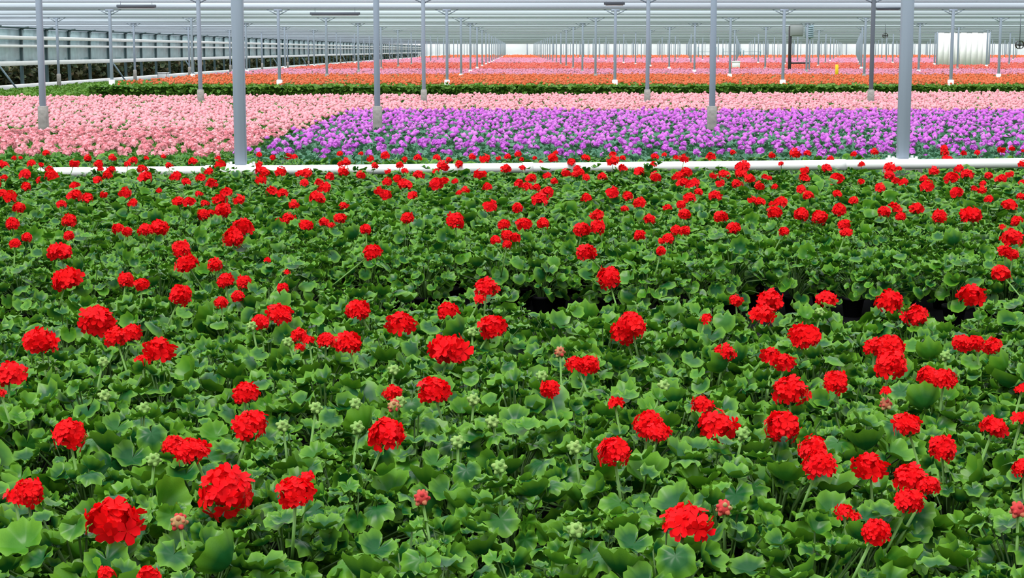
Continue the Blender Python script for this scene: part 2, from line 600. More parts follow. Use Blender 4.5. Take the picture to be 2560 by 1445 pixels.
PLANTS = [make_plant(100 + i) for i in range(6)]
FOL_MID = [mesh('foliage', foliage_of(p, LEAF_MID), 'leaf', True) for p in PLANTS]
STEMS = [mesh('stems', stems_of(p), 'petiole', True) for p in PLANTS]
POT = mesh('pot', lathe([(0.001, 0.0), (0.046, 0.0), (0.062, 0.095), (0.067, 0.095), (0.067, 0.11), (0.060, 0.11), (0.058, 0.098), (0.001, 0.098)], 16), 'pot', False)


# ------------------------------------------------------------------ blooms
def floret(r, petals=5, fine=True):
    """One five-petalled floret of unit radius facing +z."""
    gs = []
    for k in range(petals):
        a = 2 * PI * k / petals + r.normal(0, 0.12)
        w = r.uniform(0.40, 0.52)
        L = r.uniform(0.85, 1.1)
        up = r.uniform(0.12, 0.55)
        if fine:
            v = [(0, 0, 0), (-w * .75, L * .55, up * .35), (0, L * .6, up * .22), (w * .75, L * .55, up * .35), (-w * .55, L * .95, up * .5), (0, L * 1.03, up * .3), (w * .55, L * .95, up * .55)]
            f = [(0, 2, 1), (0, 3, 2), (1, 2, 5), (1, 5, 4), (2, 3, 6), (2, 6, 5)]
            t = [(0, 0), (.6, 0), (.5, 0), (.6, 0), (1, 0), (1, 0), (1, 0)]
        else:
            v = [(0, 0, 0), (-w, L * .75, up * .4), (w, L * .75, up * .4), (0, L, up * .3)]
            f = [(0, 2, 3), (0, 3, 1)]
            t = [(0, 0), (1, 0), (1, 0), (1, 0)]
        R = Matrix.Rotation(a, 3, 'Z')
        gs.append(G([tuple(R @ Vector(p)) for p in v], f, t))
    return join(gs)


def aim(d, spin):
    q = Vector(d).to_track_quat('Z', 'Y')
    return q.to_matrix().to_4x4() @ Matrix.Rotation(spin, 4, 'Z')


def head_shape(seed, n=38, flat=0.9, wide=1.0, size=0.42, low=-0.55, fine=True, ragged=0.07, core=0.72):
    """A ball of florets of unit radius."""
    r = np.random.default_rng(seed)
    gs = []
    for i in range(n):
        z = 1 - (1 - low) * (i + 0.5) / n
        a = i * 2.39996 + r.normal(0, 0.2)
        s = math.sqrt(max(0, 1 - z * z))
        d = Vector((s * math.cos(a), s * math.sin(a), z + r.normal(0, 0.08))).normalized()
        k = 0.76 + r.normal(0, ragged)
        dd = (d + Vector(r.normal(0, 0.28, 3))).normalized()
        p = Vector((d.x * wide * k, d.y * k, d.z * flat * k))
        m = Matrix.Translation(p) @ aim(dd, r.uniform(0, 6.28)) @ Matrix.Scale(size * r.uniform(0.8, 1.15), 4)
        g = floret(r, 5, fine)
        gs.append(spread(g, np_mats([m]), [r.uniform()]))
    c = lathe([(0.001, -0.55), (0.55, -0.4), (0.95, 0), (0.7, 0.65), (0.001, 0.95)], 10)
    c.v = c.v * np.array([core * wide, core, core * flat])
    c.t[:, 0] = 0.2
    gs.append(c)
    return join(gs)


HEADS = [head_shape(1, 40, 1.0), head_shape(2, 38, .92, 1.0), head_shape(3, 42, 1.05), head_shape(4, 36, 1.0, ragged=.12), head_shape(5, 30, .8, 1.0, .44, -.3, ragged=.12, core=.6)]
WIDE = [head_shape(11, 44, .72, 1.0), head_shape(12, 42, .66, 1.0), head_shape(13, 40, .70, 1.0, ragged=.12)]
SMALL = [head_shape(21, 12, .9, 1.0, .6, -.2, ragged=.15, core=.45), head_shape(22, 10, .8, 1.0, .62, 0.0, ragged=.18, core=.4)]
HEAD_M = [mesh('flower_head', g, 'red') for g in HEADS]
WIDE_M = [mesh('flower_head', g, 'red') for g in WIDE]
SMALL_M = [mesh('flower_head', g, 'red') for g in SMALL]
HEAD_LOW = [head_shape(31 + i, 16, .9, 1.0, .58, -.35, False, .1, .8) for i in range(4)]
STALK = mesh('flower_stalk', tube([(0, 0, 0), (0.0, 0, 0.5), (0, 0, 1)], [0.0045, 0.004, 0.0035], 6), 'stem', True)


def bud_shape(seed):
    r = np.random.default_rng(seed)
    gs = []
    drop = lathe([(0.001, -0.82), (0.26, -0.72), (0.40, -0.35), (0.30, 0.1), (0.08, 0.45), (0.001, 0.5)], 8)
    for i in range(13):
        z = 1 - 1.75 * (i + .5) / 13
        a = i * 2.39996
        s = math.sqrt(1 - z * z)
        d = Vector((s * math.cos(a), s * math.sin(a), z))
        m = Matrix.Translation(d * 0.5) @ aim(-d + Vector(r.normal(0, .2, 3)), 0) @ Matrix.Scale(r.uniform(.62, .85), 4)
        gs.append(spread(drop, np_mats([m]), [r.uniform()]))
    gs.append(lathe([(0.001, -0.85), (0.6, -0.6), (0.85, 0), (0.6, 0.6), (0.001, 0.85)], 10))
    return join(gs)


BUDS = [mesh('flower_bud', bud_shape(1), 'bud', True), mesh('flower_bud', bud_shape(2), 'bud', True)]
BUD_RED = mesh('flower_bud', bud_shape(3), 'bud_red', True)

# blooms read off the photograph: tile origin, zoom, then x, y, width in the tile
T1 = '460 95 75,140 140 55,205 140 45,310 200 85,410 210 60,25 215 110,40 340 80,245 310 115,490 260 90,510 325 140,400 360 80,880 150 75,740 205 100,985 200 100,1010 255 60,1110 260 90,1070 315 90,975 365 100,1125 145 75,1330 165 90,1275 205 70,1465 145 50,1425 250 100,1450 335 140,1690 215 75,1930 180 95,1635 130 50,2180 140 55,2200 225 110,2090 280 90,2010 345 100,1760 330 115,1865 385 90,2115 400 115,260 435 105,745 425 110,745 515 140,875 550 120,30 500 110,100 540 130,190 640 130,610 610 100,1250 500 120,1330 595 100,1035 515 80,1590 470 55,1780 590 130,1890 580 115,1990 500 75,2050 595 85,2270 490 120,2210 560 140,2230 670 170,2110 690 80,2030 710 130,2390 570 115,690 775 150,125 800 150,690 920 110,270 935 110,150 1000 115,1180 855 130,1270 880 110,1460 865 165,1590 850 200,2430 840 220,2330 950 220,1810 1060 200,595 1080 255w,1870 1200 230w,2150 1215 150,670 1350 310w,1260 1365 170,1420 1410 150,2260 1370 180,2440 1390 160'
T2 = '30 110 60,30 210 70,50 270 120,100 290 90,50 370 110,165 135 65,320 130 80,385 130 65,245 285 110,160 480 120,260 500 110,450 300 90,510 300 110,480 395 90,840 100 60,900 190 90,840 200 60,875 285 105,735 330 100,630 390 90,690 445 130,605 540 150,380 615 100,880 625 105,330 750 130,230 770 80,505 815 145w,680 785 100,755 815 70,840 750 130,1050 95 50,1145 155 70,1190 225 70,1295 120 95,1050 320 90,1320 280 60,1310 385 95,1230 480 95,1295 510 120,1410 345 90,1490 410 130,1565 520 110,1490 275 70,1440 215 80,1485 155 70,1620 315 110,1620 140 75,1805 145 80,1870 235 120,1800 275 70,1800 400 150,1880 370 90,1930 160 70,2030 210 90,1990 375 65,2095 470 80,2030 490 60,2235 320 130,2165 135 70,2290 155 100,2425 145 50,2520 130 65,2505 250 110,2310 430 90,2345 630 145,1515 745 140,1990 775 190,1095 855 120,1165 1090 190,115 1165 75,2480 810 130,2395 965 110,2510 920 130,2510 1010 100'
T3 = '60 105 70,95 155 50,225 140 45,410 145 110,435 90 50,290 190 50,105 240 65,190 345 110,65 400 105,155 430 110,240 435 90,350 320 80,425 375 80,350 480 130,270 565 160,540 300 95,595 190 90,650 250 90,690 290 80,740 340 80,630 310 70,735 140 80,1005 105 70,1010 180 120,1105 245 90,1110 140 60,1270 280 115,1435 340 115,905 330 90,1430 130 75,1410 205 70,1640 140 60,1720 155 95,1520 110 50,1985 130 95,2210 85 65,55 640 120,740 540 100,1005 495 140,1155 530 110,1280 595 130,1560 640 85,1125 650 80,850 720 130,855 835 160,700 865 180,740 1095 215,1375 755 110,1280 920 130,1640 870 110,1730 870 110,1560 950 120,1490 1070 110,1500 975 80,1660 330 110,1740 290 110,1710 390 120,1810 400 120,1870 480 85,2025 525 125,1770 550 130,1690 610 100,1725 705 130,2085 735 150,2215 850 155,2480 580 100,2400 565 80,2010 325 75,2120 310 110,2085 400 90,2300 235 140,2290 305 110,2250 400 110,2385 350 110,2475 430 100,2530 340 80,120 810 160,310 795 130,30 940 120,965 1345 250'
T4 = '15 345 50,40 120 70,270 105 110,390 95 70,625 155 75,130 200 60,370 270 90,360 345 110,590 250 100,680 350 140,860 105 65,1065 85 75,935 205 65,930 380 75,70 430 65,330 460 100,405 520 120,695 505 90,120 590 130,30 600 60,65 690 150,335 705 155,515 740 165,710 660 150,860 570 90,1120 445 110,1215 250 130,1220 320 110,1275 370 80,1350 385 90,1310 250 60,1770 90 90,1760 50 80,1790 160 110,1955 95 60,2090 90 60,1660 280 100,1590 430 140,1560 350 80,1830 340 140,1910 255 100,1985 310 120,1880 485 130,2210 320 90,2330 350 110,2420 310 80,2140 470 90,2150 400 70,2060 450 70,2210 555 90,2330 65 80,2440 50 60,2550 70 40,2540 205 80,2240 185 70,2540 390 80,2530 530 90,2420 615 145,2490 780 130,2345 835 80,160 880 110,765 810 130,780 890 120,1260 650 140,1160 680 130,1330 730 110,1495 650 140,1715 730 155,2030 715 220w,2440 950 200,2370 1080 150,2450 1110 120,2335 1300 200'
B1 = '730 165 100,905 200 120,1215 150 100,1105 235 70,1190 205 70,1415 165 65,1435 85 40,1400 300 140,1300 335 90,480 330 185,580 410 110,660 390 110,200 430 175w,800 475 155,715 530 80,45 600 165,5 690 60,1495 400 80,1500 460 50,1545 425 60,1630 425 90,1740 440 145,1790 275 130,2010 345 150,2240 280 110,2430 165 110,2400 220 60,2465 360 142,2255 470 212w,1230 690 135,1255 850 180,345 900 175,870 955 130,965 985 180,1935 895 190,2170 680 165,1965 690 90,140 1190 160,70 1210 100,575 1335 290,1130 1190 270,1480 1190 190,1540 1110 60,530 1590 80,740 1600 110'
B2 = '595 350 150,560 390 130,320 545 100,385 550 110,190 670 105,515 745 85,510 985 170,680 840 150,730 890 130,950 750 105,1030 860 180,1350 860 185,1290 230 125,1250 300 135,1120 225 65,970 315 60,1060 490 100,1465 405 170w,1300 505 110,1365 535 110,1390 685 165,1615 635 130,1570 220 105,1890 235 130,2015 305 120,2300 200 140,1810 460 100,1890 460 150,1895 550 165,1870 680 45,2250 440 105,2320 440 90,2400 455 95,2080 600 110,2160 620 130,2550 670 70,2545 820 90,2410 855 140w,1975 850 150,2150 965 145,1500 970 145,1535 1045 165,1790 1060 175,1990 1120 160,2090 1150 110,1990 1230 150,1660 1280 90,1710 1310 70,1820 1380 150,2555 1065 110,865 1345 255'
BLOOMS = []
for data, ox, oy, zoom in ((T1, 0, 360, 4), (T2, 640, 360, 4), (T3, 1280, 360, 4), (T4, 1920, 360, 4), (B1, 0, 640, 2), (B2, 1280, 640, 2)):
    for rec in data.split(','):
        a, b, c = rec.split()
        wide = c.endswith('w')
        x, y, w = ox + float(a) / zoom, oy + float(b) / zoom, float(c.rstrip('w')) / zoom
        if any(math.hypot(x - q[0], y - q[1]) < 0.3 * max(w, q[2]) for q in BLOOMS):
            continue
        BLOOMS.append((x, y, w, wide))
BUD_PX = [(1145, 1105), (1250, 1168), (1437, 1120), (1858, 1085), (385, 1150), (895, 1070), (1185, 1000), (985, 925), (360, 1022), (262, 990), (708, 1065), (90, 1080), (1000, 1005),
          (1232, 1055), (1660, 965), (1355, 940), (890, 1010), (258, 905), (790, 1020), (1440, 1325), (630, 815), (720, 855), (1055, 1245, 1), (448, 1305, 1), (1810, 1270, 1),
          (1400, 880, 1), (2545, 1275, 1), (2215, 1010, 1), (985, 1015, 1), (2050, 780), (2365, 890), (1180, 830)]

# ------------------------------------------------------------------ red geraniums: where each plant stands
spots = []
row = 0
y = 3.05
while y < 17.2:
    if not (15.75 < y < 16.08):
        lim = 0.305 * y + 1.5
        n = int(lim / 0.335) + 1
        for i in range(-n, n + 1):
            x = (i + 0.5 * (row % 2)) * 0.335 + RNG.normal(0, 0.035)
            yy = y + RNG.normal(0, 0.035)
            if abs(x) > lim or (math.hypot(x - X0, yy - Z1 - .12) < .3) or math.hypot(x - X0 - SP, yy - Z1 - .12) < .3:
                continue
            if (x > -1.1 and abs(yy - (8.22 - 0.07 * x)) < 0.74 + 0.20 * math.sin(x * 4.3 + 1.0)) or (x <= -1.1 and abs(yy - 8.05) < 0.36):
                continue
            if RNG.uniform() < 0.03:
                continue
            spots.append((x, yy))
    y += 0.29
    row += 1
spots.sort(key=lambda p: p[1])
XY = np.array(spots)
heads_of = {i: [] for i in range(len(spots))}
buds_of = {i: [] for i in range(len(spots))}
for x, y, w, wide in BLOOMS:
    z = 0.405 + random.uniform(-0.03, 0.035)
    p = at(x, y, z)
    if p.y > 17.3:
        p = at_depth(x, y, random.uniform(16.3, 17.1))
    r = 0.5 * w / F * axial(p)
    r = min(max(r, 0.018), 0.085 if wide else 0.075)
    d = np.hypot(XY[:, 0] - p.x, XY[:, 1] - p.y - 0.03)
    heads_of[int(d.argmin())].append((p, r, wide))
for q in BUD_PX:
    p = at(q[0], q[1], 0.395)
    d = np.hypot(XY[:, 0] - p.x, XY[:, 1] - p.y - 0.03)
    buds_of[int(d.argmin())].append((p, 0.020, len(q) > 2))

for i, (x, y) in enumerate(spots):        # plants beside the picture bloom like the ones in it
    if abs(x) > 0.308 * y + 0.08 and random.random() < 0.42:
        heads_of[i].append((Vector((x + random.uniform(-.08, .08), y + random.uniform(-.08, .08), 0.405)), random.uniform(0.035, 0.055), False))

NUM = ['no', 'one', 'two', 'three', 'four', 'five', 'six', 'seven', 'eight']
USED = set()


ONES = 'zero one two three four five six seven eight nine ten eleven twelve thirteen fourteen fifteen sixteen seventeen eighteen nineteen'.split()
TENS = ' _ twenty thirty forty fifty sixty seventy eighty ninety'.split()


def say(n):
    n = int(n)
    if n >= 100:
        return 'one-hundred'
    if n < 20:
        return ONES[n]
    return TENS[n // 10 - 1] + ('-' + ONES[n % 10] if n % 10 else '')


def place_words(p, decimals=0):
    u, v = pix(p)
    u, v = min(max(u / 25.6, 0), 100), min(max(v / 14.45, 0), 100)
    if decimals:
        return '%s percent across and %s point %s percent down' % (say(round(u)), say(int(v)), ONES[int(v * 10) % 10])
    return '%s percent across and %s percent down' % (say(round(u)), say(round(v)))


def stalk_matrix(base, tip):
    d = tip - base
    return Matrix.Translation(base) @ d.to_track_quat('Z', 'Y').to_matrix().to_4x4() @ Matrix.Diagonal((1, 1, d.length, 1))


def in_frame(x, y, z):
    u, v = pix((x, y, z))
    return -25 < u < 2585 and v < 1520


N_SINGLE, N_LEAVES = 300, 52
single, count = set(), 0
for i, (x, y) in enumerate(spots):
    if len(single) < N_SINGLE and in_frame(x, y, 0.3):
        single.add(i)
leafed = set(sorted(single)[:N_LEAVES])
rest_f, rest_h, rest_s = [], [[] for _ in range(4)], []
rest_leaf = {k: [] for k in range(6)}
edge_leaf = {k: [] for k in range(6)}
for i, (x, y) in enumerate(spots):
    rz = RNG.uniform(0, 2 * PI)
    sc = RNG.uniform(0.9, 1.12)
    v = int(RNG.integers(0, 6))
    if i in single:
        root = empty('red_geranium', (x, y, 0))
        A = Matrix.Rotation(rz, 4, 'Z') @ Matrix.Scale(sc, 4)
        obj('pot', POT, root)
        if i in leafed:
            for m, li, u, p in PLANTS[v]:
                obj('leaf', LEAF_MESH[li], root, A @ m)
        else:
            tag(obj('foliage', FOL_MID[v], root, A), kind='stuff')
        obj('stems', STEMS[v], root, A)
        c = Vector((x, y, 0))
        for p, r, wide in heads_of[i]:
            me = (SMALL_M if r < 0.026 else WIDE_M if wide else HEAD_M)
            me = me[int(RNG.integers(0, len(me)))]
            hm = Matrix.Translation(p - c) @ Matrix.Rotation(RNG.uniform(0, 6.28), 4, 'Z') @ Matrix.Rotation(RNG.normal(0, .15), 4, 'X') @ Matrix.Scale(r, 4)
            h = obj('flower_head', me, root, hm)
            b = Vector(((p.x - x) * 0.25, (p.y - y) * 0.25 + 0.0, 0.16))
            obj('flower_stalk', STALK, h, hm.inverted() @ stalk_matrix(b, p - c))
        for p, r, red in buds_of[i]:
            hm = Matrix.Translation(p - c) @ Matrix.Scale(r, 4)
            h = obj('flower_bud', BUD_RED if red else BUDS[i % 2], root, hm)
            b = Vector(((p.x - x) * 0.4, (p.y - y) * 0.4, 0.16))
            obj('flower_stalk', STALK, h, hm.inverted() @ stalk_matrix(b, p - c))
        nh = len(heads_of[i])
        for dec in (0, 1):
            pw_ = place_words((x, y, 0.33), dec)
            if nh:
                lab = 'red geranium with %s open flower head%s, %s' % (NUM[min(nh, 8)], '' if nh == 1 else 's', pw_)
            else:
                lab = 'leafy green geranium without open blooms, %s' % pw_
            if lab not in USED:
                break
        USED.add(lab)
        tag(root, lab, 'flower plant', 'red geraniums in the front bed')
    else:
        A = Matrix.Translation((x, y, 0)) @ Matrix.Rotation(rz, 4, 'Z') @ Matrix.Scale(sc, 4)
        for m, li, u, p in PLANTS[v]:
            (rest_leaf if y < 13.2 and (in_frame(x, y, 0.3) or y < 7) else edge_leaf)[li].append((A @ m, (u + RNG.uniform()) % 1))
        for p, r, wide in heads_of[i]:
            rest_h[int(RNG.integers(0, 4))].append(Matrix.Translation(p) @ Matrix.Rotation(RNG.uniform(0, 6.28), 4, 'Z') @ Matrix.Scale(r, 4))
            b = Vector((x + (p.x - x) * 0.25, y + (p.y - y) * 0.25, 0.16))
            rest_s.append(tube([b, p], [0.004, 0.0035], 4, False))
gs = [spread(LEAF_SMALL[k], np_mats([m for m, u in rest_leaf[k]]), [u for m, u in rest_leaf[k]], 0) for k in range(6)]
gs += [spread(LEAF_LOW[k % 3], np_mats([m for m, u in edge_leaf[k]]), [u for m, u in edge_leaf[k]], 0) for k in range(6)]
gs += [spread(HEAD_LOW[k], np_mats(rest_h[k]), RNG.uniform(0, 1, len(rest_h[k])), 1) for k in range(4) if rest_h[k]]
sg = join(rest_s); sg.m[:] = 2
gs.append(sg)
o = part_obj('red_geraniums', join(gs), ['leaf', 'red', 'stem'], None, True)
tag(o, 'red geraniums farther back in the front bed, up to and behind the white pipe', 'flower plants', None, 'stuff')


# ------------------------------------------------------------------ pink and purple beds beyond the pipe
def far_plant(seed, n, R, H, size, leaves):
    pl = make_plant(seed, n, 4, R, H, size)
    return foliage_of(pl, leaves)


PINK_H = [head_shape(51 + i, 13, .85, 1.0, .62, -.3, False, .1, .8) for i in range(3)]
TINY_H = [head_shape(61 + i, 4, .9, 1.0, .9, .35, False, .1, .86) for i in range(2)]
for g in TINY_H:
    pass


def blob(seed):
    """A small uneven ball, for blooms too far off to show petals."""
    r = np.random.default_rng(seed)
    v = [(0, 0, 1)] + [(math.cos(k * 2 * PI / 5), math.sin(k * 2 * PI / 5), 0.25) for k in range(5)] + [(0.8 * math.cos(k * 2 * PI / 5 + .6), .8 * math.sin(k * 2 * PI / 5 + .6), -0.45) for k in range(5)]
    v = np.array(v) * r.uniform(0.75, 1.2, (11, 1))
    f = [(0, 1 + k, 1 + (k + 1) % 5) for k in range(5)]
    for k in range(5):
        f += [(1 + k, 6 + k, 1 + (k + 1) % 5), (1 + (k + 1) % 5, 6 + k, 6 + (k + 1) % 5)]
    return G(v, f, np.tile([[0.8, 0.0]], (11, 1)))


BLOBS = [blob(70 + i) for i in range(4)]


def scatter_mats(P, s, r):
    """Upright copies at points P with sizes s and random turns."""
    n = len(P)
    a = r.uniform(0, 2 * PI, n)
    m = np.zeros((n, 4, 4))
    m[:, 0, 0] = np.cos(a) * s; m[:, 0, 1] = -np.sin(a) * s
    m[:, 1, 0] = np.sin(a) * s; m[:, 1, 1] = np.cos(a) * s
    m[:, 2, 2] = s * r.uniform(.8, 1.1, n)
    m[:, :3, 3] = P
    m[:, 3, 3] = 1
    return m


def scatter_leaves(P, size, r, slot=0, leaves=None):
    leaves = leaves or LEAF_LOW
    out = []
    n = len(P)
    az, ti, ro = r.uniform(0, 2 * PI, n), r.normal(0.55, 0.4, n), r.normal(0, .3, n)
    s = r.uniform(*size, n)
    ca, sa, ct, st = np.cos(az), np.sin(az), np.cos(ti), np.sin(ti)
    m = np.zeros((n, 4, 4))
    # columns: side, tip direction (turned down by the tilt), face
    m[:, 0, 0], m[:, 1, 0] = -sa * s, ca * s
    m[:, 0, 1], m[:, 1, 1], m[:, 2, 1] = ca * ct * s, sa * ct * s, -st * s
    m[:, 0, 2], m[:, 1, 2], m[:, 2, 2] = ca * st * s, sa * st * s, ct * s
    m[:, 0, 0] *= -1; m[:, 1, 0] *= -1
    m[:, :3, 3] = P
    m[:, 3, 3] = 1
    k = r.integers(0, len(leaves), n)
    for j in range(len(leaves)):
        if (k == j).any():
            out.append(spread(leaves[j], m[k == j], r.uniform(0, 1, (k == j).sum()), slot))
    return join(out)


def bed(name, spots_xy, leafmat, petal, dens, head_r, label_one, label_rest, group, seed, hz=0.0, odd=None):
    r = np.random.default_rng(seed)
    spots_xy = sorted(spots_xy, key=lambda p: (not in_frame(p[0], p[1], hz), p[1]))
    fol = [mesh('foliage', far_plant(seed + i, 20, 0.19, 0.28, (0.035, 0.06), LEAF_MID if i < 3 else LEAF_LOW), leafmat, True) for i in range(3)]
    hm = [mesh('flower_head', g, petal) for g in PINK_H]
    heads_joined = []
    for i in range(6):
        n_heads = 1 + i
        P = np.stack([r.uniform(-.17, .17, n_heads), r.uniform(-.17, .17, n_heads), 0.36 + r.normal(0, .025, n_heads)], 1)
        heads_joined.append(mesh('flower_heads', spread(PINK_H[i % 3], scatter_mats(P, r.uniform(.8, 1.15, n_heads) * head_r, r), r.uniform(0, 1, n_heads)), petal))
    for i, (x, y) in enumerate(spots_xy[:300]):
        root = empty(name, (x, y, ZF))
        rz = r.uniform(0, 6.28)
        A = Matrix.Rotation(rz, 4, 'Z') @ Matrix.Scale(r.uniform(.92, 1.1), 4)
        tag(obj('foliage', fol[i % 3], root, A), kind='stuff')
        nh = 0
        if i < 110:
            for j in range(max(1, int(dens(y) + r.uniform(-.4, 1.4)))):
                p = Vector((r.uniform(-.17, .17), r.uniform(-.15, .17), 0.355 + r.normal(0, .03)))
                obj('flower_head', hm[int(r.integers(0, 3))], root, Matrix.Translation(p) @ Matrix.Rotation(r.uniform(0, 6.28), 4, 'Z') @ Matrix.Scale(head_r * r.uniform(.75, 1.2), 4))
        else:
            tag(obj('flower_heads', heads_joined[min(5, max(0, int(dens(y) + r.uniform(-.5, .5)) - 1))], root, A), kind='stuff')
        for dec in (0, 1):
            lab = label_one + ', ' + place_words((x + 0.02 * dec, y + 0.15 * dec, hz), 1)
            if lab not in USED:
                break
        USED.add(lab)
        tag(root, lab, 'flower plant', group)
    rest = np.array(spots_xy[300:])
    n = len(rest)
    gs = []
    near = rest[rest[:, 1] < 32]
    for part_, nl in ((near, 13), (rest[rest[:, 1] >= 32], 6)):
        P = np.repeat(part_, nl, 0) + r.uniform(-.2, .2, (len(part_) * nl, 2))
        gs.append(scatter_leaves(np.column_stack([P, ZF + 0.28 + r.normal(0, .035, len(P))]), (0.05, 0.075), r, 0))
        nh = np.array([int(dens(q) + r.uniform(0, 1)) for q in part_[:, 1]])
        P = np.repeat(part_, nh, 0)
        P = P + r.uniform(-.19, .19, P.shape)
        P = np.column_stack([P, ZF + 0.36 + r.normal(0, .028, len(P))])
        k = r.integers(0, 4, len(P))
        for j in range(4):
            q = P[k == j]
            gs.append(spread(BLOBS[j], scatter_mats(q, head_r * r.uniform(.7, 1.15, len(q)), r), r.uniform(0, 1, len(q)), 1))
    o = part_obj(name + 's', join(gs), [leafmat, petal], None, False)
    tag(o, label_rest, 'flower plants', None, 'stuff')


def grid(x0f, x1f, y0, y1, dx, dy, r, jit=0.05):
    out = []
    y, k = y0, 0
    while y < y1:
        a, b = x0f(y), x1f(y)
        x = a + (dx / 2 if k % 2 else 0)
        while x < b:
            xx, yy = x + r.normal(0, jit), y + r.normal(0, jit)
            ok = True
            for n in range(2, 4):
                if abs(yy - Z1 * n) < 0.3:
                    q = (xx - X0) / SP
                    if abs(q - round(q)) * SP < 0.25:
                        ok = False
            if ok:
                out.append((xx, yy))
            x += dx
        y += dy
        k += 1
    return out


rb = np.random.default_rng(21)
XB = -4.05
pink = grid(lambda y: -0.31 * y - 0.6, lambda y: XB - 0.15, 24.0, 42.0, 0.34, 0.32, rb)
pink += [p for p in grid(lambda y: -0.31 * y - 0.6, lambda y: 0.31 * y + 0.8, 42.0, 59.5, 0.40, 0.40, rb) if p[1] < 53.2 + (p[0] + 16) * 0.17]
purple = grid(lambda y: XB + 0.15, lambda y: 0.31 * y + 0.6, 24.2, 41.7, 0.34, 0.33, rb)
bed('pink_geranium', pink, 'leaf_far', 'pink', lambda y: float(np.interp(y, [24, 25, 28, 36, 46], [1.0, 1.5, 2.4, 3.6, 4.6])), 0.054, 'light pink geranium', 'light pink geraniums filling the bed behind the front rows', 'pink geraniums beyond the pipe', 300, 0.0)
bed('purple_geranium', purple, 'leaf_teal', 'purple', lambda y: float(np.interp(y, [24.2, 25.5, 28, 34, 42], [0.6, 0.9, 1.5, 2.2, 2.7])), 0.050, 'purple geranium with teal leaves', 'purple flowering plants filling the bed behind the front rows', 'purple geraniums beyond the pipe', 400, 0.0)

for nm, lm, xa, xb, lab in (('green_leaves', 'leaf_far', -8.2, XB - 0.1, 'green leaves without blooms along the near edge of the pink bed'),
                            ('teal_leaves', 'leaf_teal', XB + 0.1, 8.2, 'teal leaves without blooms along the near edge of the purple bed')):
    n = int((xb - xa) * 2.2 * 130)
    P = np.column_stack([rb.uniform(xa, xb, n), rb.uniform(21.9, 24.1, n), ZF + 0.25 + rb.normal(0, .05, n)])
    tag(part_obj(nm, scatter_leaves(P, (0.045, 0.075), rb, 0, LEAF_SMALL), [lm], None, True), lab, 'leaves', None, 'stuff')

# ------------------------------------------------------------------ the striped far beds
rf = np.random.default_rng(33)


def surface(y0, y1, z, cell, amp, r, xr=None):
    """A bumpy closed canopy between two depths."""
    gs = []
    y = y0
    while y < y1 - 1e-6:
        yb = min(y1, y + 12)
        a, b = max(-15.9, -0.31 * yb - 2), 0.31 * yb + 3
        nx, ny = max(2, int((b - a) / cell)), max(2, int((yb - y) / cell))
        X, Y = np.meshgrid(np.linspace(a, b, nx), np.linspace(y, yb, ny))
        Zz = z + r.normal(0, amp, X.shape)
        v = np.stack([X, Y, Zz], -1).reshape(-1, 3)
        i = np.arange(nx * ny).reshape(ny, nx)
        a0, a1, b0, b1 = i[:-1, :-1].ravel(), i[:-1, 1:].ravel(), i[1:, :-1].ravel(), i[1:, 1:].ravel()
        f = np.concatenate([np.stack([a0, a1, b1], 1), np.stack([a0, b1, b0], 1)])
        g = G(v, f)
        g.t[:, 1] = r.uniform(0, 1, len(v))
        gs.append(g)
        y = yb
    return join(gs)


XBED = -15.9


def far_strip(name, label, y0, y1, z, dens, head_r, leafmat, petal, cell, front=False, prob=None):
    r = rf
    gs = [surface(y0, y1, z - 0.10, cell, 0.03, r)]
    area_x0, area_x1 = max(XBED, -0.31 * y1 - 1), 0.31 * y1 + 1
    n = int((y1 - y0) * (area_x1 - area_x0) * dens)
    P = np.column_stack([r.uniform(area_x0, area_x1, n), r.uniform(y0, y1, n), z + r.normal(0, 0.03, n)])
    P = P[np.abs(P[:, 0]) < 0.31 * P[:, 1] + 1]
    if prob is not None:
        P = P[r.uniform(0, 1, len(P)) < prob(P[:, 0], P[:, 1])]
    k = r.integers(0, 4, len(P))
    for j in range(4):
        q = P[k == j]
        gs.append(spread(BLOBS[j], scatter_mats(q, head_r * r.uniform(.7, 1.2, len(q)), r), r.uniform(0, 1, len(q)), 1))
    if front:
        n = 9000
        a, b = max(XBED, -0.31 * y0 - 1), 0.31 * y0 + 1
        Q = np.column_stack([r.uniform(a, b, n), y0 + np.abs(r.normal(0, 0.5, n)) - 0.1, r.uniform(ZF + .03, z - 0.05, n)])
        gs.append(scatter_leaves(Q, (0.05, 0.09), r, 0))
        n = 5000
        Q = np.column_stack([r.uniform(a, b, n), r.uniform(y0, y0 + 6, n), z - 0.09 + r.normal(0, 0.03, n)])
        gs.append(scatter_leaves(Q, (0.05, 0.09), r, 0))
        gs.append(box(a, b, y0 + 0.3, y0 + 0.5, ZF, z - 0.12))
    else:
        a, b = max(XBED, -0.31 * y0 - 1), 0.31 * y0 + 1
        gs.append(box(a, b, y0, y0 + 0.2, ZF, z - 0.12))
    if y0 < 160:
        n = int((y1 - y0) * 40)
        Q = np.column_stack([XBED + np.abs(r.normal(0, 0.12, n)), r.uniform(y0, y1, n), r.uniform(ZF + .03, z - 0.05, n)])
        gs.append(scatter_leaves(Q, (0.05, 0.09), r, 0))
    gs.append(box(XBED + .1, XBED + .3, y0, y1, ZF, z - 0.12))
    o = part_obj(name, join(gs), [leafmat, petal])
    tag(o, label, 'flower bed', 'striped flower beds far back', 'stuff')


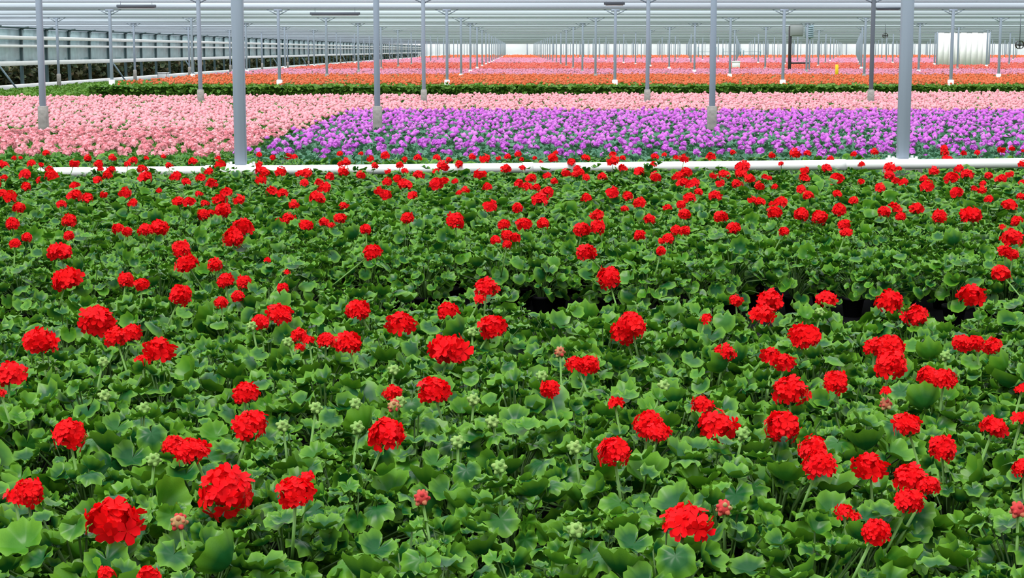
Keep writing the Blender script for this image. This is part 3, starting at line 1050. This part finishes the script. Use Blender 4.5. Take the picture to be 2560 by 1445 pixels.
CT = 0.20
far_strip('orange_flowers', 'nearest bed of orange flowers with a green leafy front edge', 62.6, 87, CT, 13, 0.055, 'leaf_orange', 'orange', 0.45, True,
          lambda x, y: np.clip((x + 14.8 + (y - 62.6) * 0.35) / 4.0, 0.06, 1.0) * np.clip((y - 62.2) / 2.2, 0.25, 1))
far_strip('lilac_flowers', 'narrow band of lilac pink flowers behind the nearest orange bed', 87, 111, CT, 10, 0.065, 'leaf_orange', 'lilac', 0.6)
far_strip('coral_flowers', 'band of coral red flowers between two lilac bands', 111, 163, CT, 5.5, 0.085, 'leaf_orange', 'coral', 0.8)
far_strip('pale_flowers', 'far band of pale pink and lilac flowers', 163, 262, CT, 1.7, 0.14, 'leaf_orange', 'lilac', 1.6)
far_strip('distant_flowers', 'last thin band of orange flowers before the end wall', 262, 400, CT, 0.7, 0.20, 'leaf_orange', 'orange', 2.5)

# low green seedlings between the wall and the orange bed
n = 9000
Q = np.column_stack([rf.uniform(XL + 1.2, XBED - 0.2, n), rf.uniform(56, 92, n), ZF + 0.02 + rf.uniform(0.02, 0.16, n)])
o = part_obj('seedlings', scatter_leaves(Q, (0.06, 0.11), rf, 0), ['leaf_orange'])
tag(o, 'low green seedlings along the foot of the left wall', 'seedlings', None, 'stuff')

# dark planting seen through the lower part of the left wall
n = 16000
Q = np.column_stack([XL - 1.5 + np.clip(rf.normal(0, 0.3, n), -0.6, 0.6), 58 + (YFAR - 58) * rf.uniform(0, 1, n) ** 1.7, rf.uniform(ZF, 0.85, n)])
o = part_obj('hedge', join([scatter_leaves(Q, (0.12, 0.24), rf, 0), box(XL - 2.0, XL - 1.5, 58, YFAR, ZF, 0.8)]), ['hedge'])
tag(o, 'dark brown and green planting behind the left wall below its middle rail', 'hedge', None, 'stuff')

# ------------------------------------------------------------------ things hung and stood far down the house
def thing(name, loc, label, cat, group=None, rz=0.0):
    return tag(empty(name, loc, rz), label, cat, group)


p = at_depth(1974, 150, 105)
t = thing('control_stand', (p.x, 105, ZF), 'dark stand carrying a grey box and a teal box high above the flowers', 'stand')
part_obj('pole', box(-0.09, 0.09, -0.09, 0.09, 0, 3.3, 0.015), 'black_metal', t)
part_obj('crossbar', box(0, 1.25, -0.04, 0.04, 0.98, 1.08, 0.01), 'black_metal', t)
part_obj('pole', box(1.17, 1.27, -0.05, 0.05, 0, 2.9, 0.01), 'steel', t)
b = part_obj('control_box', box(-0.02, 0.78, -0.2, 0.12, 2.66, 3.52, 0.04), 'grey_box', t)
part_obj('door', box(0.05, 0.71, -0.225, -0.2, 2.73, 3.45, 0.01), 'grey_box', b)
b = part_obj('sensor_box', box(0.92, 1.42, -0.15, 0.12, 2.55, 3.4, 0.04), 'blue_grey', t)
part_obj('louvre', join([box(0.97, 1.37, -0.19, -0.15, z, z + 0.06) for z in np.arange(2.62, 3.3, 0.12)]), 'blue_grey', b)

p = at_depth(2092, 172, 86)
t = thing('sticky_trap', (p.x, 86, CT - 0.1), 'bright yellow card on a stick above the orange flowers', 'card')
part_obj('stick', tube([(0, 0, -0.4), (0, 0, 0.55)], [0.012, 0.012], 6), 'stem', t)
part_obj('card', box(-0.08, 0.08, -0.02, -0.008, 0.1, 0.62, 0.004), 'yellow', t)

p = at_depth(1840, 155, 118)
t = thing('white_tub', (p.x, 118, CT - 0.05), 'white tub standing among the far flowers', 'tub')
part_obj('tub', join([box(-.26, .26, -.2, .2, 0, .5, .03), box(-.29, .29, -.23, -.19, .46, .54, .01), box(-.29, .29, .19, .23, .46, .54, .01), box(-.29, -.25, -.19, .19, .46, .54, .01), box(.25, .29, -.19, .19, .46, .54, .01)]), 'white_plastic', t)
part_obj('handle', tube([(-0.26, 0, 0.5), (-0.18, 0, 0.68), (0.18, 0, 0.68), (0.26, 0, 0.5)], [0.012] * 4, 6), 'steel_dark', t)


def fan(px, py, d, r, lab):
    p = at_depth(px, py, d)
    t = thing('circulation_fan', p, lab, 'fan', 'fans under the roof')
    g = lathe([(r, -0.10), (r * 1.06, -0.10), (r * 1.06, 0.10), (r, 0.10), (r, -0.10)], 18)
    g.v = g.v[:, [0, 2, 1]]
    part_obj('housing', g, 'black_metal', t)
    for k in range(4):
        R = Matrix.Rotation(k * PI / 2, 4, 'Y') @ Matrix.Rotation(0.4, 4, 'Z')
        gb = box(-0.12 * r * 2, 0.12 * r * 2, -0.01, 0.01, 0.05, r * 0.95)
        obj('blade', mesh('blade', gb, 'grey_box'), t, R)
    gm = tube([(0, -0.12, 0), (0, 0.14, 0)], [r * 0.3, r * 0.3], 10)
    part_obj('motor', gm, 'black_metal', t)
    part_obj('hanger', tube([(0, 0, r), (0, 0, ROOF - p.z + 0.05)], [0.015, 0.015], 6), 'steel_dark', t)


fan(2213, 89, 102, 0.15, 'small dark fan hanging in front of the bright right end')
fan(2549, 112, 72, 0.17, 'dark fan hanging at the far right edge of the picture')


def lamp(px0, px1, py, d, lab):
    a, b = at_depth(px0, py, d), at_depth(px1, py, d)
    L = b.x - a.x
    t = thing('strip_lamp', ((a.x + b.x) / 2, d, a.z), lab, 'lamp', 'strip lamps under the roof')
    part_obj('housing', box(-L / 2, L / 2, -0.06, 0.06, 0, 0.09, 0.015), 'steel_dark', t)
    part_obj('tube', tube([(-L / 2 + .05, 0, -0.015), (L / 2 - .05, 0, -0.015)], [0.016, 0.016], 8), 'white_plastic', t)
    for s in (-1, 1):
        part_obj('hanger', tube([(s * L * .4, 0, 0.09), (s * L * .4, 0, max(0.12, ROOF - a.z + 0.05))], [0.006, 0.006], 5), 'steel_dark', t)


lamp(775, 900, 37, 60, 'dark strip lamp hanging left of the second row\'s middle post')
lamp(292, 390, 19, 54, 'dark strip lamp hanging nearest the left wall')
lamp(2190, 2250, 24, 60, 'dark strip lamp hanging beside the tall right post')
lamp(1510, 1562, 12, 54, 'short dark strip lamp hanging right of the middle')

p = at_depth(385, 185, 23.0 * F / (1293 - 385))
t = thing('white_crate', (XL + 0.75, p.y, ZF), 'white crate at the foot of the left wall', 'crate')
part_obj('body', join([box(-0.3, 0.3, -0.3, 0.3, 0.0, 0.04), box(-0.3, -0.26, -0.3, 0.3, 0, 0.42, .01), box(0.26, 0.3, -0.3, 0.3, 0, 0.42, .01),
                       box(-0.3, 0.3, -0.3, -0.26, 0, 0.42, .01), box(-0.3, 0.3, 0.26, 0.3, 0, 0.42, .01)]), 'white_plastic', t)
part_obj('rim', join([box(-0.33, 0.33, -0.33, -0.29, 0.38, 0.44, .01), box(-0.33, 0.33, 0.29, 0.33, 0.38, 0.44, .01),
                      box(-0.33, -0.29, -0.33, 0.33, 0.38, 0.44, .01), box(0.29, 0.33, -0.33, 0.33, 0.38, 0.44, .01)]), 'white_plastic', t)

# trolleys far off on the right
for j, (px, d) in enumerate(((1768, 300), (1830, 310), (1880, 320))):
    p = at_depth(px, 128, d)
    t = thing('plant_trolley', (p.x, d, ZF), 'blue grey shelved trolley near the end wall, %s of three' % ('leftmost', 'middle one', 'rightmost')[j], 'trolley', 'trolleys near the end wall')
    for sx in (-1, 1):
        for sy in (-1, 1):
            obj('upright', mesh('upright', box(sx * 1.6 - .06, sx * 1.6 + .06, sy * .4 - .06, sy * .4 + .06, 0.1, 2.4 - j * .3, .01), 'blue_grey'), t)
    for z in (0.2, 0.9, 1.5):
        part_obj('shelf', box(-1.65, 1.65, -0.45, 0.45, z, z + 0.08, .01), 'blue_grey', t)

# bright sheeted doorway on the right
a, b = at_depth(2345, 110, 140), at_depth(2472, 110, 140)
t = thing('door_curtain', ((a.x + b.x) / 2, 140, ZF), 'bright white plastic curtain hanging on the right towards the end wall', 'curtain')
W = b.x - a.x
part_obj('curtain_rail', tube([(-W / 2 - .1, 0, 3.3), (W / 2 + .1, 0, 3.3)], [0.04, 0.04], 8), 'steel', t)
ns = 9
for j in range(ns):
    xa = -W / 2 + W * j / ns
    part_obj('strip', box(xa - 0.02, xa + W / ns + 0.02, -0.012 + 0.03 * (j % 2), 0.03 * (j % 2), 0.1, 3.27), 'sheet', t)
for s in (-1, 1):
    part_obj('jamb', box(s * (W / 2 + .08) - .05, s * (W / 2 + .08) + .05, -0.06, 0.06, 0, 3.4, .01), 'steel', t)
